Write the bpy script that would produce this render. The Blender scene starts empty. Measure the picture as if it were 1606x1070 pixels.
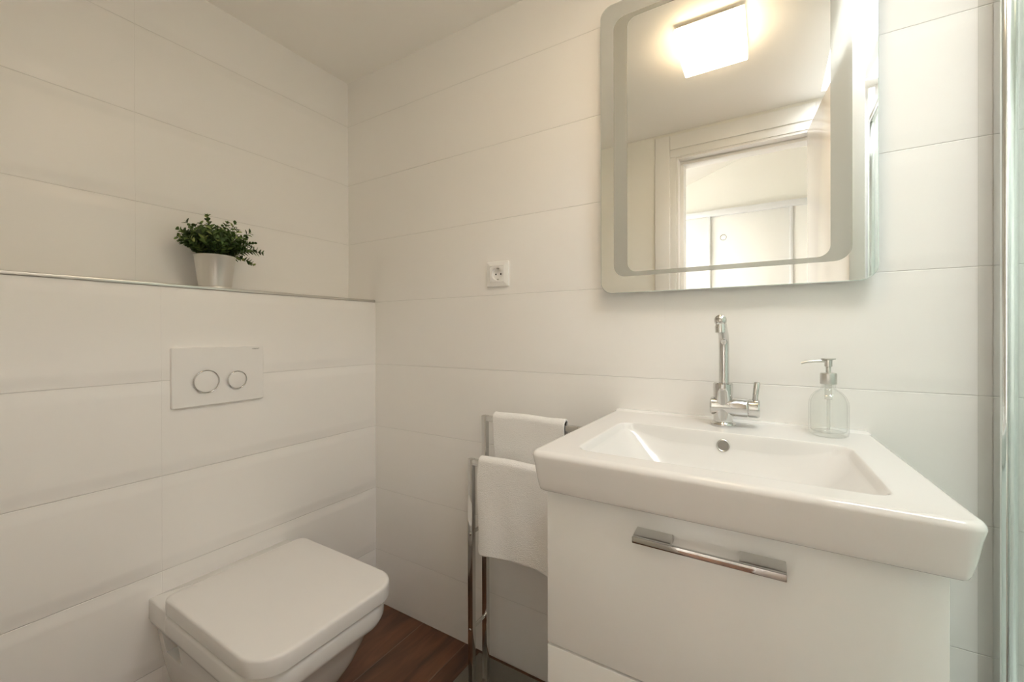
import bpy, bmesh, math, random
from mathutils import Vector, Matrix
from math import sin, cos, pi, sqrt, radians

random.seed(7)
SC = bpy.context.scene
COL = SC.collection

# ------------------------------------------------------------------ camera
cam_d = bpy.data.cameras.new('camera')
cam = bpy.data.objects.new('camera', cam_d)
COL.objects.link(cam)
cam_d.sensor_fit = 'HORIZONTAL'
cam_d.sensor_width = 36.0
cam_d.lens = 657.19 / 1606 * 36.0
cam_d.shift_x = 0.0
cam_d.shift_y = -10.83 / 1606
cam_d.clip_start = 0.02
YAW, PITCH, ROLL = -0.54852, -0.00282, -0.00279
fw = Vector((sin(YAW) * cos(PITCH), cos(YAW) * cos(PITCH), sin(PITCH)))
rt = Vector((cos(YAW), -sin(YAW), 0))
up = rt.cross(fw)
rt, up = rt * cos(ROLL) + up * sin(ROLL), up * cos(ROLL) - rt * sin(ROLL)
mw = Matrix((rt, up, -fw)).transposed().to_4x4()
mw.translation = Vector((1.3592, -1.1608, 1.0842))
cam.matrix_world = mw
SC.camera = cam

# ------------------------------------------------------------------ world, daylight, exposure
SC.view_settings.view_transform = 'Standard'
SC.view_settings.look = 'None'
SC.view_settings.exposure = -0.05
SC.view_settings.gamma = 1.0
SC.view_settings.use_curve_mapping = False
try:
    SC.cycles.use_denoising = True
    SC.cycles.max_bounces = 14
    SC.cycles.diffuse_bounces = 8
    SC.cycles.glossy_bounces = 8
    SC.cycles.transparent_max_bounces = 16
    SC.cycles.caustics_reflective = False
    SC.cycles.caustics_refractive = False
    SC.cycles.sample_clamp_indirect = 6.0
except Exception:
    pass
W = bpy.data.worlds.new('overcast_sky')
SC.world = W
W.use_nodes = True
bg = W.node_tree.nodes['Background']
bg.inputs[0].default_value = (1.0, 0.975, 1.02, 1)
bg.inputs[1].default_value = 33.0
LAMP_FACE, LAMP_SIDE = 16.5, 11.0
LAMP_COL = (1.0, 0.755, 0.475, 1)


def daylight_portal(name, loc, sx, sy, rot=(0, 0, 0)):
    l = bpy.data.lights.new(name, 'AREA')
    l.shape = 'RECTANGLE'
    l.size, l.size_y = sx, sy
    l.cycles.is_portal = True
    o = bpy.data.objects.new(name, l)
    o.location, o.rotation_euler = loc, rot
    COL.objects.link(o)


CZ = 2.145           # bathroom ceiling height
# skylight above the shower (x 1.56-2.0) and the roof window of the hall
daylight_portal('skylight_portal', (1.775, -0.745, CZ + 0.13), 0.41, 0.87)
daylight_portal('hall_roof_window_portal', (-0.195, -1.93, 2.04), 1.09, 0.86, (0, -math.atan(0.358), 0))


# ------------------------------------------------------------------ material helpers
def new_mat(name):
    m = bpy.data.materials.new(name)
    m.use_nodes = True
    nt = m.node_tree
    return m, nt, nt.nodes['Principled BSDF']


def simple(name, col, rough=0.5, metal=0.0, spec=0.5, coat=0.0, bump=None):
    m, nt, p = new_mat(name)
    p.inputs['Base Color'].default_value = (*col, 1)
    p.inputs['Roughness'].default_value = rough
    p.inputs['Metallic'].default_value = metal
    p.inputs['Specular IOR Level'].default_value = spec
    p.inputs['Coat Weight'].default_value = coat
    p.inputs['Coat Roughness'].default_value = 0.03
    if bump:
        sc, st, det = bump
        tc = nt.nodes.new('ShaderNodeTexCoord')
        nz = nt.nodes.new('ShaderNodeTexNoise')
        nz.inputs['Scale'].default_value = sc
        nz.inputs['Detail'].default_value = det
        bp = nt.nodes.new('ShaderNodeBump')
        bp.inputs['Distance'].default_value = st
        nt.links.new(tc.outputs['Object'], nz.inputs['Vector'])
        nt.links.new(nz.outputs['Fac'], bp.inputs['Height'])
        nt.links.new(bp.outputs['Normal'], p.inputs['Normal'])
    return m


def math_node(nt, op, a, b=None, c=None):
    n = nt.nodes.new('ShaderNodeMath')
    n.operation = op
    for i, v in enumerate((a, b, c)):
        if v is None:
            continue
        if isinstance(v, (int, float)):
            n.inputs[i].default_value = v
        else:
            nt.links.new(v, n.inputs[i])
    return n.outputs[0]


def smooth_range(nt, v, lo, hi, a=0.0, b=1.0):
    n = nt.nodes.new('ShaderNodeMapRange')
    n.interpolation_type = 'SMOOTHSTEP'
    nt.links.new(v, n.inputs[0])
    for i, k in zip((1, 2, 3, 4), (lo, hi, a, b)):
        n.inputs[i].default_value = k
    return n.outputs[0]


ROW0, TH = 1.21, 0.25


def tile_mat(name, axis, u0, tw, pillow, col=(0.885, 0.87, 0.845), rough=0.33, grout=0.88, vert=0.3):
    """large satin wall tiles 25 cm high; joints laid out in world metres"""
    m, nt, p = new_mat(name)
    geo = nt.nodes.new('ShaderNodeNewGeometry')
    sep = nt.nodes.new('ShaderNodeSeparateXYZ')
    nt.links.new(geo.outputs['Position'], sep.inputs[0])
    u = sep.outputs[axis]
    z = sep.outputs[2]

    def dist(v, o, step):
        f = math_node(nt, 'FRACT', math_node(nt, 'DIVIDE', math_node(nt, 'SUBTRACT', v, o - 40 * step), step))
        return math_node(nt, 'MULTIPLY', math_node(nt, 'MINIMUM', f, math_node(nt, 'SUBTRACT', 1.0, f)), step)
    dz = dist(z, ROW0, TH)
    du = dist(u, u0, tw)
    gz = smooth_range(nt, dz, 0.0003, 0.0016)
    gu = smooth_range(nt, du, 0.0002, 0.0013, 1.0 - vert, 1.0)
    groove = math_node(nt, 'MINIMUM', gz, gu)
    pil = smooth_range(nt, dz, 0.0, 0.035)
    nz = nt.nodes.new('ShaderNodeTexNoise')
    nz.inputs['Scale'].default_value = 3.0
    nz.inputs['Detail'].default_value = 1.0
    nt.links.new(geo.outputs['Position'], nz.inputs['Vector'])
    h = math_node(nt, 'MULTIPLY', groove, 0.0008)
    h = math_node(nt, 'MULTIPLY_ADD', pil, pillow, h)
    h = math_node(nt, 'MULTIPLY_ADD', nz.outputs['Fac'], 0.004, h)
    bp = nt.nodes.new('ShaderNodeBump')
    bp.inputs['Distance'].default_value = 1.0
    bp.inputs['Strength'].default_value = 1.0
    nt.links.new(h, bp.inputs['Height'])
    nt.links.new(bp.outputs['Normal'], p.inputs['Normal'])
    mix = nt.nodes.new('ShaderNodeMix')
    mix.data_type = 'RGBA'
    nt.links.new(groove, mix.inputs[0])
    mix.inputs[6].default_value = (col[0] * grout, col[1] * grout, col[2] * grout, 1)
    mix.inputs[7].default_value = (*col, 1)
    nt.links.new(mix.outputs[2], p.inputs['Base Color'])
    p.inputs['Roughness'].default_value = rough
    p.inputs['Specular IOR Level'].default_value = 0.45
    return m


def wood_floor():
    m, nt, p = new_mat('dark_wood_plank_floor')
    geo = nt.nodes.new('ShaderNodeNewGeometry')
    sep = nt.nodes.new('ShaderNodeSeparateXYZ')
    nt.links.new(geo.outputs['Position'], sep.inputs[0])
    t = math_node(nt, 'DIVIDE', math_node(nt, 'ADD', sep.outputs[0], 7.943), 0.2)
    idx = math_node(nt, 'FLOOR', t)
    f = math_node(nt, 'FRACT', t)
    dx = math_node(nt, 'MULTIPLY', math_node(nt, 'MINIMUM', f, math_node(nt, 'SUBTRACT', 1.0, f)), 0.2)
    ty = math_node(nt, 'ADD', math_node(nt, 'DIVIDE', math_node(nt, 'ADD', sep.outputs[1], 10.4), 1.2),
                   math_node(nt, 'MULTIPLY', idx, 0.15))
    fy = math_node(nt, 'FRACT', ty)
    dy = math_node(nt, 'MULTIPLY', math_node(nt, 'MINIMUM', fy, math_node(nt, 'SUBTRACT', 1.0, fy)), 1.2)
    d = math_node(nt, 'MINIMUM', dx, dy)
    line = smooth_range(nt, d, 0.0006, 0.0018)
    comb = nt.nodes.new('ShaderNodeCombineXYZ')
    nt.links.new(math_node(nt, 'MULTIPLY', sep.outputs[0], 14.0), comb.inputs[0])
    nt.links.new(math_node(nt, 'MULTIPLY', sep.outputs[1], 2.2), comb.inputs[1])
    nt.links.new(math_node(nt, 'MULTIPLY', idx, 3.7), comb.inputs[2])
    nz = nt.nodes.new('ShaderNodeTexNoise')
    nz.inputs['Scale'].default_value = 1.6
    nz.inputs['Detail'].default_value = 7.0
    nz.inputs['Distortion'].default_value = 0.8
    nt.links.new(comb.outputs[0], nz.inputs['Vector'])
    cr = nt.nodes.new('ShaderNodeValToRGB')
    cr.color_ramp.elements[0].position = 0.32
    cr.color_ramp.elements[0].color = (0.050, 0.023, 0.012, 1)
    cr.color_ramp.elements[1].position = 0.72
    cr.color_ramp.elements[1].color = (0.160, 0.066, 0.030, 1)
    nt.links.new(nz.outputs['Fac'], cr.inputs[0])
    mix = nt.nodes.new('ShaderNodeMix')
    mix.data_type = 'RGBA'
    nt.links.new(line, mix.inputs[0])
    mix.inputs[6].default_value = (0.15, 0.10, 0.07, 1)
    nt.links.new(cr.outputs[0], mix.inputs[7])
    nt.links.new(mix.outputs[2], p.inputs['Base Color'])
    bp = nt.nodes.new('ShaderNodeBump')
    bp.inputs['Distance'].default_value = 1.0
    nt.links.new(math_node(nt, 'MULTIPLY_ADD', nz.outputs['Fac'], 0.0006, math_node(nt, 'MULTIPLY', line, 0.0008)), bp.inputs['Height'])
    nt.links.new(bp.outputs['Normal'], p.inputs['Normal'])
    p.inputs['Roughness'].default_value = 0.42
    return m


def emit_mat(name, col, strength):
    m, nt, p = new_mat(name)
    p.inputs['Base Color'].default_value = (0.85, 0.85, 0.85, 1)
    p.inputs['Emission Color'].default_value = col
    p.inputs['Emission Strength'].default_value = strength
    p.inputs['Roughness'].default_value = 0.4
    return m


def clear_mat(name, tint, gloss_ior=1.45, body=None, body_amt=0.0):
    """thin clear sheet: see-through with a Fresnel reflection"""
    m = bpy.data.materials.new(name)
    m.use_nodes = True
    nt = m.node_tree
    nt.nodes.clear()
    out = nt.nodes.new('ShaderNodeOutputMaterial')
    tr = nt.nodes.new('ShaderNodeBsdfTransparent')
    tr.inputs[0].default_value = (*tint, 1)
    gl = nt.nodes.new('ShaderNodeBsdfGlossy')
    gl.inputs['Roughness'].default_value = 0.02
    lw = nt.nodes.new('ShaderNodeLayerWeight')
    lw.inputs[0].default_value = 0.5
    f0 = ((gloss_ior - 1) / (gloss_ior + 1)) ** 2
    p5 = math_node(nt, 'POWER', lw.outputs['Facing'], 5.0)
    fr = math_node(nt, 'MULTIPLY_ADD', p5, 1 - f0, f0)
    mx = nt.nodes.new('ShaderNodeMixShader')
    nt.links.new(fr, mx.inputs[0])
    nt.links.new(tr.outputs[0], mx.inputs[1])
    nt.links.new(gl.outputs[0], mx.inputs[2])
    last = mx.outputs[0]
    if body:
        df = nt.nodes.new('ShaderNodeBsdfDiffuse')
        df.inputs[0].default_value = (*body, 1)
        m2 = nt.nodes.new('ShaderNodeMixShader')
        m2.inputs[0].default_value = body_amt
        nt.links.new(last, m2.inputs[1])
        nt.links.new(df.outputs[0], m2.inputs[2])
        last = m2.outputs[0]
    nt.links.new(last, out.inputs[0])
    return m


def frosted_band_mat():
    m = bpy.data.materials.new('sandblasted_mirror_band')
    m.use_nodes = True
    nt = m.node_tree
    nt.nodes.clear()
    out = nt.nodes.new('ShaderNodeOutputMaterial')
    df = nt.nodes.new('ShaderNodeBsdfDiffuse')
    df.inputs[0].default_value = (0.37, 0.365, 0.33, 1)
    gl = nt.nodes.new('ShaderNodeBsdfGlossy')
    gl.inputs[0].default_value = (0.75, 0.77, 0.73, 1)
    gl.inputs['Roughness'].default_value = 0.08
    mx = nt.nodes.new('ShaderNodeMixShader')
    mx.inputs[0].default_value = 0.16
    nt.links.new(df.outputs[0], mx.inputs[1])
    nt.links.new(gl.outputs[0], mx.inputs[2])
    nt.links.new(mx.outputs[0], out.inputs[0])
    return m


def leaf_mat():
    m, nt, p = new_mat('artificial_green_leaves')
    geo = nt.nodes.new('ShaderNodeNewGeometry')
    cr = nt.nodes.new('ShaderNodeValToRGB')
    e = cr.color_ramp.elements
    e[0].position, e[0].color = 0.0, (0.025, 0.05, 0.014, 1)
    e[1].position, e[1].color = 1.0, (0.32, 0.38, 0.12, 1)
    for pos, c in ((0.35, (0.05, 0.10, 0.025, 1)), (0.7, (0.09, 0.16, 0.04, 1)), (0.88, (0.16, 0.24, 0.065, 1))):
        k = e.new(pos)
        k.color = c
    nt.links.new(geo.outputs['Random Per Island'], cr.inputs[0])
    nt.links.new(cr.outputs[0], p.inputs['Base Color'])
    p.inputs['Roughness'].default_value = 0.5
    p.inputs['Specular IOR Level'].default_value = 0.35
    return m


M_TILE_BACK = tile_mat('white_wall_tile_back', 0, 0.375, 0.75, 0.0010, vert=0.12)
M_TILE_LOW = tile_mat('white_wall_tile_cistern', 1, -0.703, 0.75, 0.0032)
M_TILE_UP = tile_mat('white_wall_tile_left', 1, -0.705, 0.75, 0.0028)
M_TILE_FRONT = tile_mat('white_wall_tile_front', 0, 1.78, 0.75, 0.0005)
M_PAINT = simple('white_wall_paint', (0.89, 0.875, 0.815), 0.6)
M_CEIL = simple('ceiling_paint', (0.94, 0.92, 0.88), 0.55)
M_FLOOR = wood_floor()
M_CHROME = simple('polished_chrome', (0.66, 0.655, 0.64), 0.06, 1.0)
M_POLALU = simple('polished_aluminium', (0.82, 0.86, 0.86), 0.12, 1.0)
M_STEEL = simple('satin_steel', (0.62, 0.61, 0.58), 0.28, 1.0)
M_PLATE = simple('steel_base_plate', (0.30, 0.29, 0.26), 0.22, 1.0)
M_CERAMIC = simple('white_glazed_ceramic', (0.79, 0.78, 0.76), 0.14, 0.0, 0.5, 0.0)
M_SEAT = simple('white_toilet_seat_plastic', (0.80, 0.785, 0.765), 0.28)
M_LACQ = simple('white_gloss_lacquer', (0.88, 0.88, 0.86), 0.16, 0, 0.5, 0.3)
M_PLASTIC = simple('white_plastic', (0.85, 0.84, 0.82), 0.35)
M_DARK = simple('dark_hole', (0.01, 0.01, 0.01), 0.7)
M_HOLE = simple('grey_overflow_opening', (0.24, 0.22, 0.195), 0.5)
M_GREYMARK = simple('grey_print', (0.16, 0.155, 0.15), 0.5)
M_POT = simple('galvanised_pot_metal', (0.74, 0.73, 0.70), 0.36, 0.92, bump=(40, 0.0002, 2))
M_SOIL = simple('dark_soil', (0.02, 0.016, 0.01), 0.95, bump=(120, 0.004, 4))
M_STEM = simple('plant_stem', (0.06, 0.085, 0.03), 0.7)
M_LEAF = leaf_mat()
M_TOWEL = simple('white_terry_cloth', (0.93, 0.92, 0.90), 0.95, 0, 0.1, bump=(520, 0.0024, 2))
M_MIRROR = simple('mirror_silver', (0.93, 0.94, 0.92), 0.0, 1.0)
M_MEDGE = simple('polished_glass_edge', (0.80, 0.86, 0.83), 0.12, 0.3, 0.8)
M_BAND = frosted_band_mat()
M_GLASS = clear_mat('clear_green_tinted_glass', (0.90, 0.95, 0.92))
M_SEAL = clear_mat('clear_plastic_seal', (0.97, 0.97, 0.96), 1.25, (0.75, 0.74, 0.72), 0.06)
M_PANE = clear_mat('roof_window_pane', (0.95, 0.97, 0.97))
M_BOTTLE = clear_mat('clear_bottle_glass', (0.99, 0.995, 0.99), 1.36, (0.85, 0.86, 0.84), 0.02)
M_SOAP = clear_mat('clear_plastic_tube', (0.96, 0.96, 0.95), 1.4, (0.8, 0.8, 0.78), 0.25)
M_DOOR = simple('white_lacquered_door', (0.84, 0.80, 0.74), 0.2, 0, 0.5, 0.2)
M_FRAME = simple('white_door_frame', (0.84, 0.83, 0.80), 0.35)
M_ALU = simple('white_aluminium', (0.80, 0.81, 0.82), 0.35, 0.4)
M_CLOSET = simple('white_wardrobe_panel', (0.90, 0.895, 0.855), 0.3)
M_WHITEBASE = simple('lamp_housing_white', (0.85, 0.83, 0.80), 0.4)
M_LFACE = emit_mat('lit_opal_diffuser', LAMP_COL, LAMP_FACE)
M_LSIDE = emit_mat('lit_opal_diffuser_side', LAMP_COL, LAMP_SIDE)


# ------------------------------------------------------------------ mesh helpers
class B:
    """collects shapes (world metres) and links them as ONE mesh object"""

    def __init__(self):
        self.bm = bmesh.new()

    def _merge(self, tmp, mi=0):
        for f in tmp.faces:
            f.material_index = mi
        me = bpy.data.meshes.new('tmp')
        tmp.to_mesh(me)
        tmp.free()
        self.bm.from_mesh(me)
        bpy.data.meshes.remove(me)

    def box(self, x0, x1, y0, y1, z0, z1, bev=0.0, seg=3, mi=0):
        t = bmesh.new()
        vs = [t.verts.new((x, y, z)) for x in (x0, x1) for y in (y0, y1) for z in (z0, z1)]
        for q in ((0, 1, 3, 2), (4, 6, 7, 5), (0, 4, 5, 1), (2, 3, 7, 6), (0, 2, 6, 4), (1, 5, 7, 3)):
            t.faces.new([vs[i] for i in q])
        bmesh.ops.recalc_face_normals(t, faces=t.faces)
        if bev > 0:
            bmesh.ops.bevel(t, geom=list(t.edges), offset=bev, segments=seg, profile=0.5, affect='EDGES')
        self._merge(t, mi)
        return self

    def quad(self, *p, mi=0):
        f = self.bm.faces.new([self.bm.verts.new(q) for q in p])
        f.material_index = mi
        return self

    def prism(self, pts, axis, a, b, bev=0.0, seg=3, mi=0):
        """polygon pts (2-D) extruded along an axis from a to b"""
        t = bmesh.new()

        def P(u, v, w):
            return {0: (w, u, v), 1: (u, w, v), 2: (u, v, w)}[axis]
        lo = [t.verts.new(P(u, v, a)) for u, v in pts]
        hi = [t.verts.new(P(u, v, b)) for u, v in pts]
        n = len(pts)
        t.faces.new(lo)
        t.faces.new(hi)
        for i in range(n):
            t.faces.new((lo[i], lo[(i + 1) % n], hi[(i + 1) % n], hi[i]))
        bmesh.ops.recalc_face_normals(t, faces=t.faces)
        if bev > 0:
            es = [e for e in t.edges if len(e.link_faces) == 2 and e.calc_face_angle(0) > 0.6]
            bmesh.ops.bevel(t, geom=es, offset=bev, segments=seg, profile=0.5, affect='EDGES')
        self._merge(t, mi)
        return self

    def tube(self, path, r, seg=20, caps=True, mi=0):
        """round tube along a path; r a number or one radius per point"""
        t = bmesh.new()
        pts = [Vector(p) for p in path]
        n = len(pts)
        rs = r if isinstance(r, (list, tuple)) else [r] * n
        rings, prev = [], None
        for i, p in enumerate(pts):
            d = (pts[min(i + 1, n - 1)] - pts[max(i - 1, 0)]).normalized()
            if prev is None:
                a = Vector((0, 0, 1)) if abs(d.z) < 0.9 else Vector((1, 0, 0))
                u = d.cross(a).normalized()
            else:
                u = (prev - d * prev.dot(d)).normalized()
            prev = u
            v = d.cross(u)
            rings.append([t.verts.new(p + (u * cos(2 * pi * k / seg) + v * sin(2 * pi * k / seg)) * rs[i]) for k in range(seg)])
        for i in range(n - 1):
            for k in range(seg):
                t.faces.new((rings[i][k], rings[i][(k + 1) % seg], rings[i + 1][(k + 1) % seg], rings[i + 1][k]))
        if caps:
            t.faces.new(rings[0][::-1])
            t.faces.new(rings[-1])
        bmesh.ops.recalc_face_normals(t, faces=t.faces)
        self._merge(t, mi)
        return self

    def lathe(self, prof, c, d=(0, 0, 1), seg=48, mi=0):
        """profile [(radius, distance along d)] turned about an axis through c"""
        t = bmesh.new()
        d = Vector(d).normalized()
        a = Vector((0, 0, 1)) if abs(d.z) < 0.9 else Vector((1, 0, 0))
        u = d.cross(a).normalized()
        v = d.cross(u)
        c = Vector(c)
        rings = []
        for r, h in prof:
            if r < 1e-6:
                rings.append([t.verts.new(c + d * h)])
            else:
                rings.append([t.verts.new(c + d * h + (u * cos(2 * pi * k / seg) + v * sin(2 * pi * k / seg)) * r) for k in range(seg)])
        for A, C in zip(rings, rings[1:]):
            for k in range(seg):
                k2 = (k + 1) % seg
                if len(A) == 1 and len(C) == 1:
                    continue
                if len(A) == 1:
                    t.faces.new((A[0], C[k], C[k2]))
                elif len(C) == 1:
                    t.faces.new((A[k], A[k2], C[0]))
                else:
                    t.faces.new((A[k], A[k2], C[k2], C[k]))
        bmesh.ops.recalc_face_normals(t, faces=t.faces)
        self._merge(t, mi)
        return self

    def loft(self, rings, cap0=True, cap1=True, mi=0):
        """closed rings of equal length joined in order"""
        t = bmesh.new()
        R = [[t.verts.new(p) for p in r] for r in rings]
        n = len(R[0])
        for A, C in zip(R, R[1:]):
            for k in range(n):
                t.faces.new((A[k], A[(k + 1) % n], C[(k + 1) % n], C[k]))
        if cap0:
            t.faces.new(R[0][::-1])
        if cap1:
            t.faces.new(R[-1])
        bmesh.ops.recalc_face_normals(t, faces=t.faces)
        self._merge(t, mi)
        return self

    def build(self, name, mats, parent=None, smooth=True, angle=38):
        root = Vector((0, 0, 0))
        p = parent
        while p is not None:
            root = root + p.location
            p = p.parent
        bm = self.bm
        for v in bm.verts:
            v.co -= root
        if smooth:
            for f in bm.faces:
                f.smooth = True
            lim = radians(angle)
            for e in bm.edges:
                if len(e.link_faces) == 2 and e.calc_face_angle(0) > lim:
                    e.smooth = False
        me = bpy.data.meshes.new(name)
        bm.to_mesh(me)
        bm.free()
        for m in (mats if isinstance(mats, (list, tuple)) else [mats]):
            me.materials.append(m)
        o = bpy.data.objects.new(name, me)
        COL.objects.link(o)
        if parent is not None:
            o.parent = parent
        return o


def tag(o, label=None, cat=None, group=None, kind=None):
    for k, v in (('label', label), ('category', cat), ('group', group), ('kind', kind)):
        if v:
            o[k] = v
    return o


def thing(name, loc, label, cat, group=None, kind=None):
    e = bpy.data.objects.new(name, None)
    e.empty_display_size = 0.05
    e.location = loc
    COL.objects.link(e)
    return tag(e, label, cat, group, kind)


def struct(o, label=None, cat=None):
    o['kind'] = 'structure'
    return tag(o, label, cat)


def rrect(x0, x1, y0, y1, r, n=8):
    """rounded rectangle outline, counter-clockwise; r a number or four radii (x1y1, x0y1, x0y0, x1y0)"""
    rs = r if isinstance(r, (list, tuple)) else [r] * 4
    out = []
    for (cx, cy, a0), rr in zip(((x1, y1, 0), (x0, y1, 90), (x0, y0, 180), (x1, y0, 270)), rs):
        ox = cx - rr if cx == x1 else cx + rr
        oy = cy - rr if cy == y1 else cy + rr
        for k in range(n + 1):
            a = radians(a0 + 90 * k / n)
            out.append((ox + rr * cos(a), oy + rr * sin(a)))
    return out


def sstep(t):
    t = max(0.0, min(1.0, t))
    return t * t * (3 - 2 * t)


# ------------------------------------------------------------------ the setting
XU = -0.165          # upper left wall plane
YF = -1.25           # wall with the door
XR = 2.55            # far wall of the shower
LB = -0.012          # hall slope offset

struct(B().box(XU - 0.1, XR + 0.1, 0, 0.1, -0.1, CZ + 0.5).build('wall_back', M_TILE_BACK, smooth=False),
       'white tiled wall behind the washbasin and mirror', 'wall')
wl = B()
wl.box(XU - 0.1, XU, YF - 0.12, 0, ROW0 + 0.004, CZ + 0.2)
struct(wl.build('wall_left', M_TILE_UP, smooth=False), 'white tiled wall above the chrome edged ledge', 'wall')
struct(B().box(XU - 0.1, 0, YF - 0.12, 0, -0.1, ROW0 + 0.004).build('wall_left_lower', M_TILE_LOW, smooth=False),
       'white tiled half height boxing behind the toilet', 'wall')
struct(B().box(-0.008, 0.0035, YF, -0.001, ROW0 - 0.001, ROW0 + 0.0085, 0.0025).build('trim_1', M_STEEL),
       'slim metal edge trim along the tiled ledge', 'trim')
struct(B().box(XU - 0.1, XR + 0.1, -2.75, 0.1, -0.1, 0).build('floor', M_FLOOR, smooth=False), 'dark brown wood look plank floor', 'floor')
struct(B().box(XR, XR + 0.1, YF - 0.12, 0.1, -0.1, CZ + 0.5).build('wall_right', M_TILE_BACK, smooth=False))

# ceiling with the skylight shaft above the shower
SX0, SX1, SY0, SY1 = 1.56, 1.99, -1.19, -0.30
c = B()
c.box(XU - 0.1, SX0, YF - 0.12, 0.1, CZ, CZ + 0.12)
c.box(SX1, XR + 0.1, YF - 0.12, 0.1, CZ, CZ + 0.12)
c.box(SX0, SX1, SY1, 0.1, CZ, CZ + 0.12)
c.box(SX0, SX1, YF - 0.12, SY0, CZ, CZ + 0.12)
struct(c.build('ceiling', M_CEIL, smooth=False), 'flat off white bathroom ceiling', 'ceiling')
w1 = struct(thing('window_1', ((SX0 + SX1) / 2, (SY0 + SY1) / 2, CZ + 0.1), 'roof window shaft over the shower', 'window'))
f = B()
for a in ((SX0, SX0 + 0.014, SY0, SY1), (SX1 - 0.014, SX1, SY0, SY1), (SX0, SX1, SY0, SY0 + 0.014), (SX0, SX1, SY1 - 0.014, SY1)):
    f.box(*a, CZ + 0.085, CZ + 0.125, 0.004)
f.box(1.70, 1.725, SY0 + 0.001, SY1 - 0.001, CZ + 0.01, CZ + 0.06, 0.004)
f.build('window_frame', M_FRAME, w1)
B().box(SX0 + 0.01, SX1 - 0.01, SY0 + 0.01, SY1 - 0.01, CZ + 0.100, CZ + 0.104).build('window_pane', M_PANE, w1, smooth=False)

# wall with the doorway (seen in the mirror)
DX0, DX1, DZ = 0.945, 1.545, 2.012
w = B()
w.box(XU, DX0, YF - 0.12, YF, 0, CZ + 0.4)
w.box(DX1, 1.72, YF - 0.12, YF, 0, CZ + 0.4)
w.box(DX0, DX1, YF - 0.12, YF, DZ, CZ + 0.4)
struct(w.build('wall_front', M_PAINT, smooth=False), 'white wall around the open doorway, seen in the mirror', 'wall')
struct(B().box(1.72, XR, YF - 0.12, YF, 0, CZ + 0.4).build('wall_front_shower', M_TILE_FRONT, smooth=False))
d1 = struct(thing('door_1', (1.225, YF, 0), 'open white bathroom door and its frame, seen in the mirror', 'door'))
fr = B()
fr.box(0.838, 0.915, YF, YF + 0.014, 0, 2.128, 0.003)
fr.box(0.915, 0.945, YF, YF + 0.008, 0, 2.0115, 0.002)
fr.box(1.545, 1.60, YF, YF + 0.010, 0, 2.128, 0.003)
fr.box(0.9155, 1.5445, YF, YF + 0.0135, 2.052, 2.1275, 0.003)
fr.box(0.9155, 1.5445, YF, YF + 0.0078, 2.012, 2.0515, 0.002)
fr.box(0.9455, 0.957, YF - 0.119, YF + 0.004, 0, 1.9995, 0.001)
fr.box(1.533, 1.5445, YF - 0.119, YF + 0.004, 0, 1.9995, 0.001)
fr.box(0.946, 1.544, YF - 0.1185, YF + 0.0035, 2.0, 2.0115, 0.001)
fr.box(0.957, 0.975, YF - 0.1175, YF - 0.045, 0, 1.9815, 0.002)
fr.box(0.9575, 1.5325, YF - 0.117, YF - 0.0455, 1.982, 1.9995, 0.002)
fr.build('door_frame', M_FRAME, d1)
a0, a1 = Vector((1.512, -1.235)), Vector((1.578, -0.586))
dr = (a1 - a0).normalized()
nr = Vector((dr.y, -dr.x)) * 0.04
pts = [tuple(a0), tuple(a1), tuple(a1 + nr), tuple(a0 + nr)]
leaf = B().prism(pts, 2, 0.012, 2.0, 0.002, 2).build('door_leaf', M_DOOR, d1)
hb = a1 - dr * 0.06
hd = B()
hn = -nr.normalized()
p0 = Vector((hb.x, hb.y, 0.98))
q = p0 + Vector((hn.x, hn.y, 0)) * 0.022
hd.tube([p0 - Vector((hn.x, hn.y, 0)) * 0.001, q], 0.007)
hd.tube([q + Vector((dr.x, dr.y, 0)) * 0.008, q - Vector((dr.x, dr.y, 0)) * 0.10], 0.007)
hd.build('door_handle', M_STEEL, d1)

# hall beyond the doorway
HY = -2.6


def slope(x):
    return 2.275 + 0.358 * (x - 0.745)


hx0, hx1 = -1.0, 2.65
struct(B().prism([(hx0, 0), (hx1, 0), (hx1, slope(hx1) + 0.05), (hx0, slope(hx0) + 0.05)], 1, HY - 0.1, HY).build('wall_hall', M_PAINT, smooth=False))
struct(B().box(hx0 - 0.1, hx0, HY - 0.1, YF - 0.12, -0.1, 2.4).build('wall_hall_left', M_PAINT, smooth=False))
struct(B().box(hx1, hx1 + 0.1, HY - 0.1, YF - 0.12, -0.1, 3.2).build('wall_hall_right', M_PAINT, smooth=False))
struct(B().box(hx0, hx1, YF - 0.16, YF - 0.1205, 2.4, 3.3).box(hx0, XU - 0.1005, YF - 0.16, YF - 0.06, 0, 2.4).build('wall_hall_near', M_PAINT, smooth=False))
hc = B()


def slab(x0, x1, y0, y1):
    hc.prism([(x0, slope(x0)), (x1, slope(x1)), (x1, slope(x1) + 0.16), (x0, slope(x0) + 0.16)], 1, y0, y1)


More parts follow.
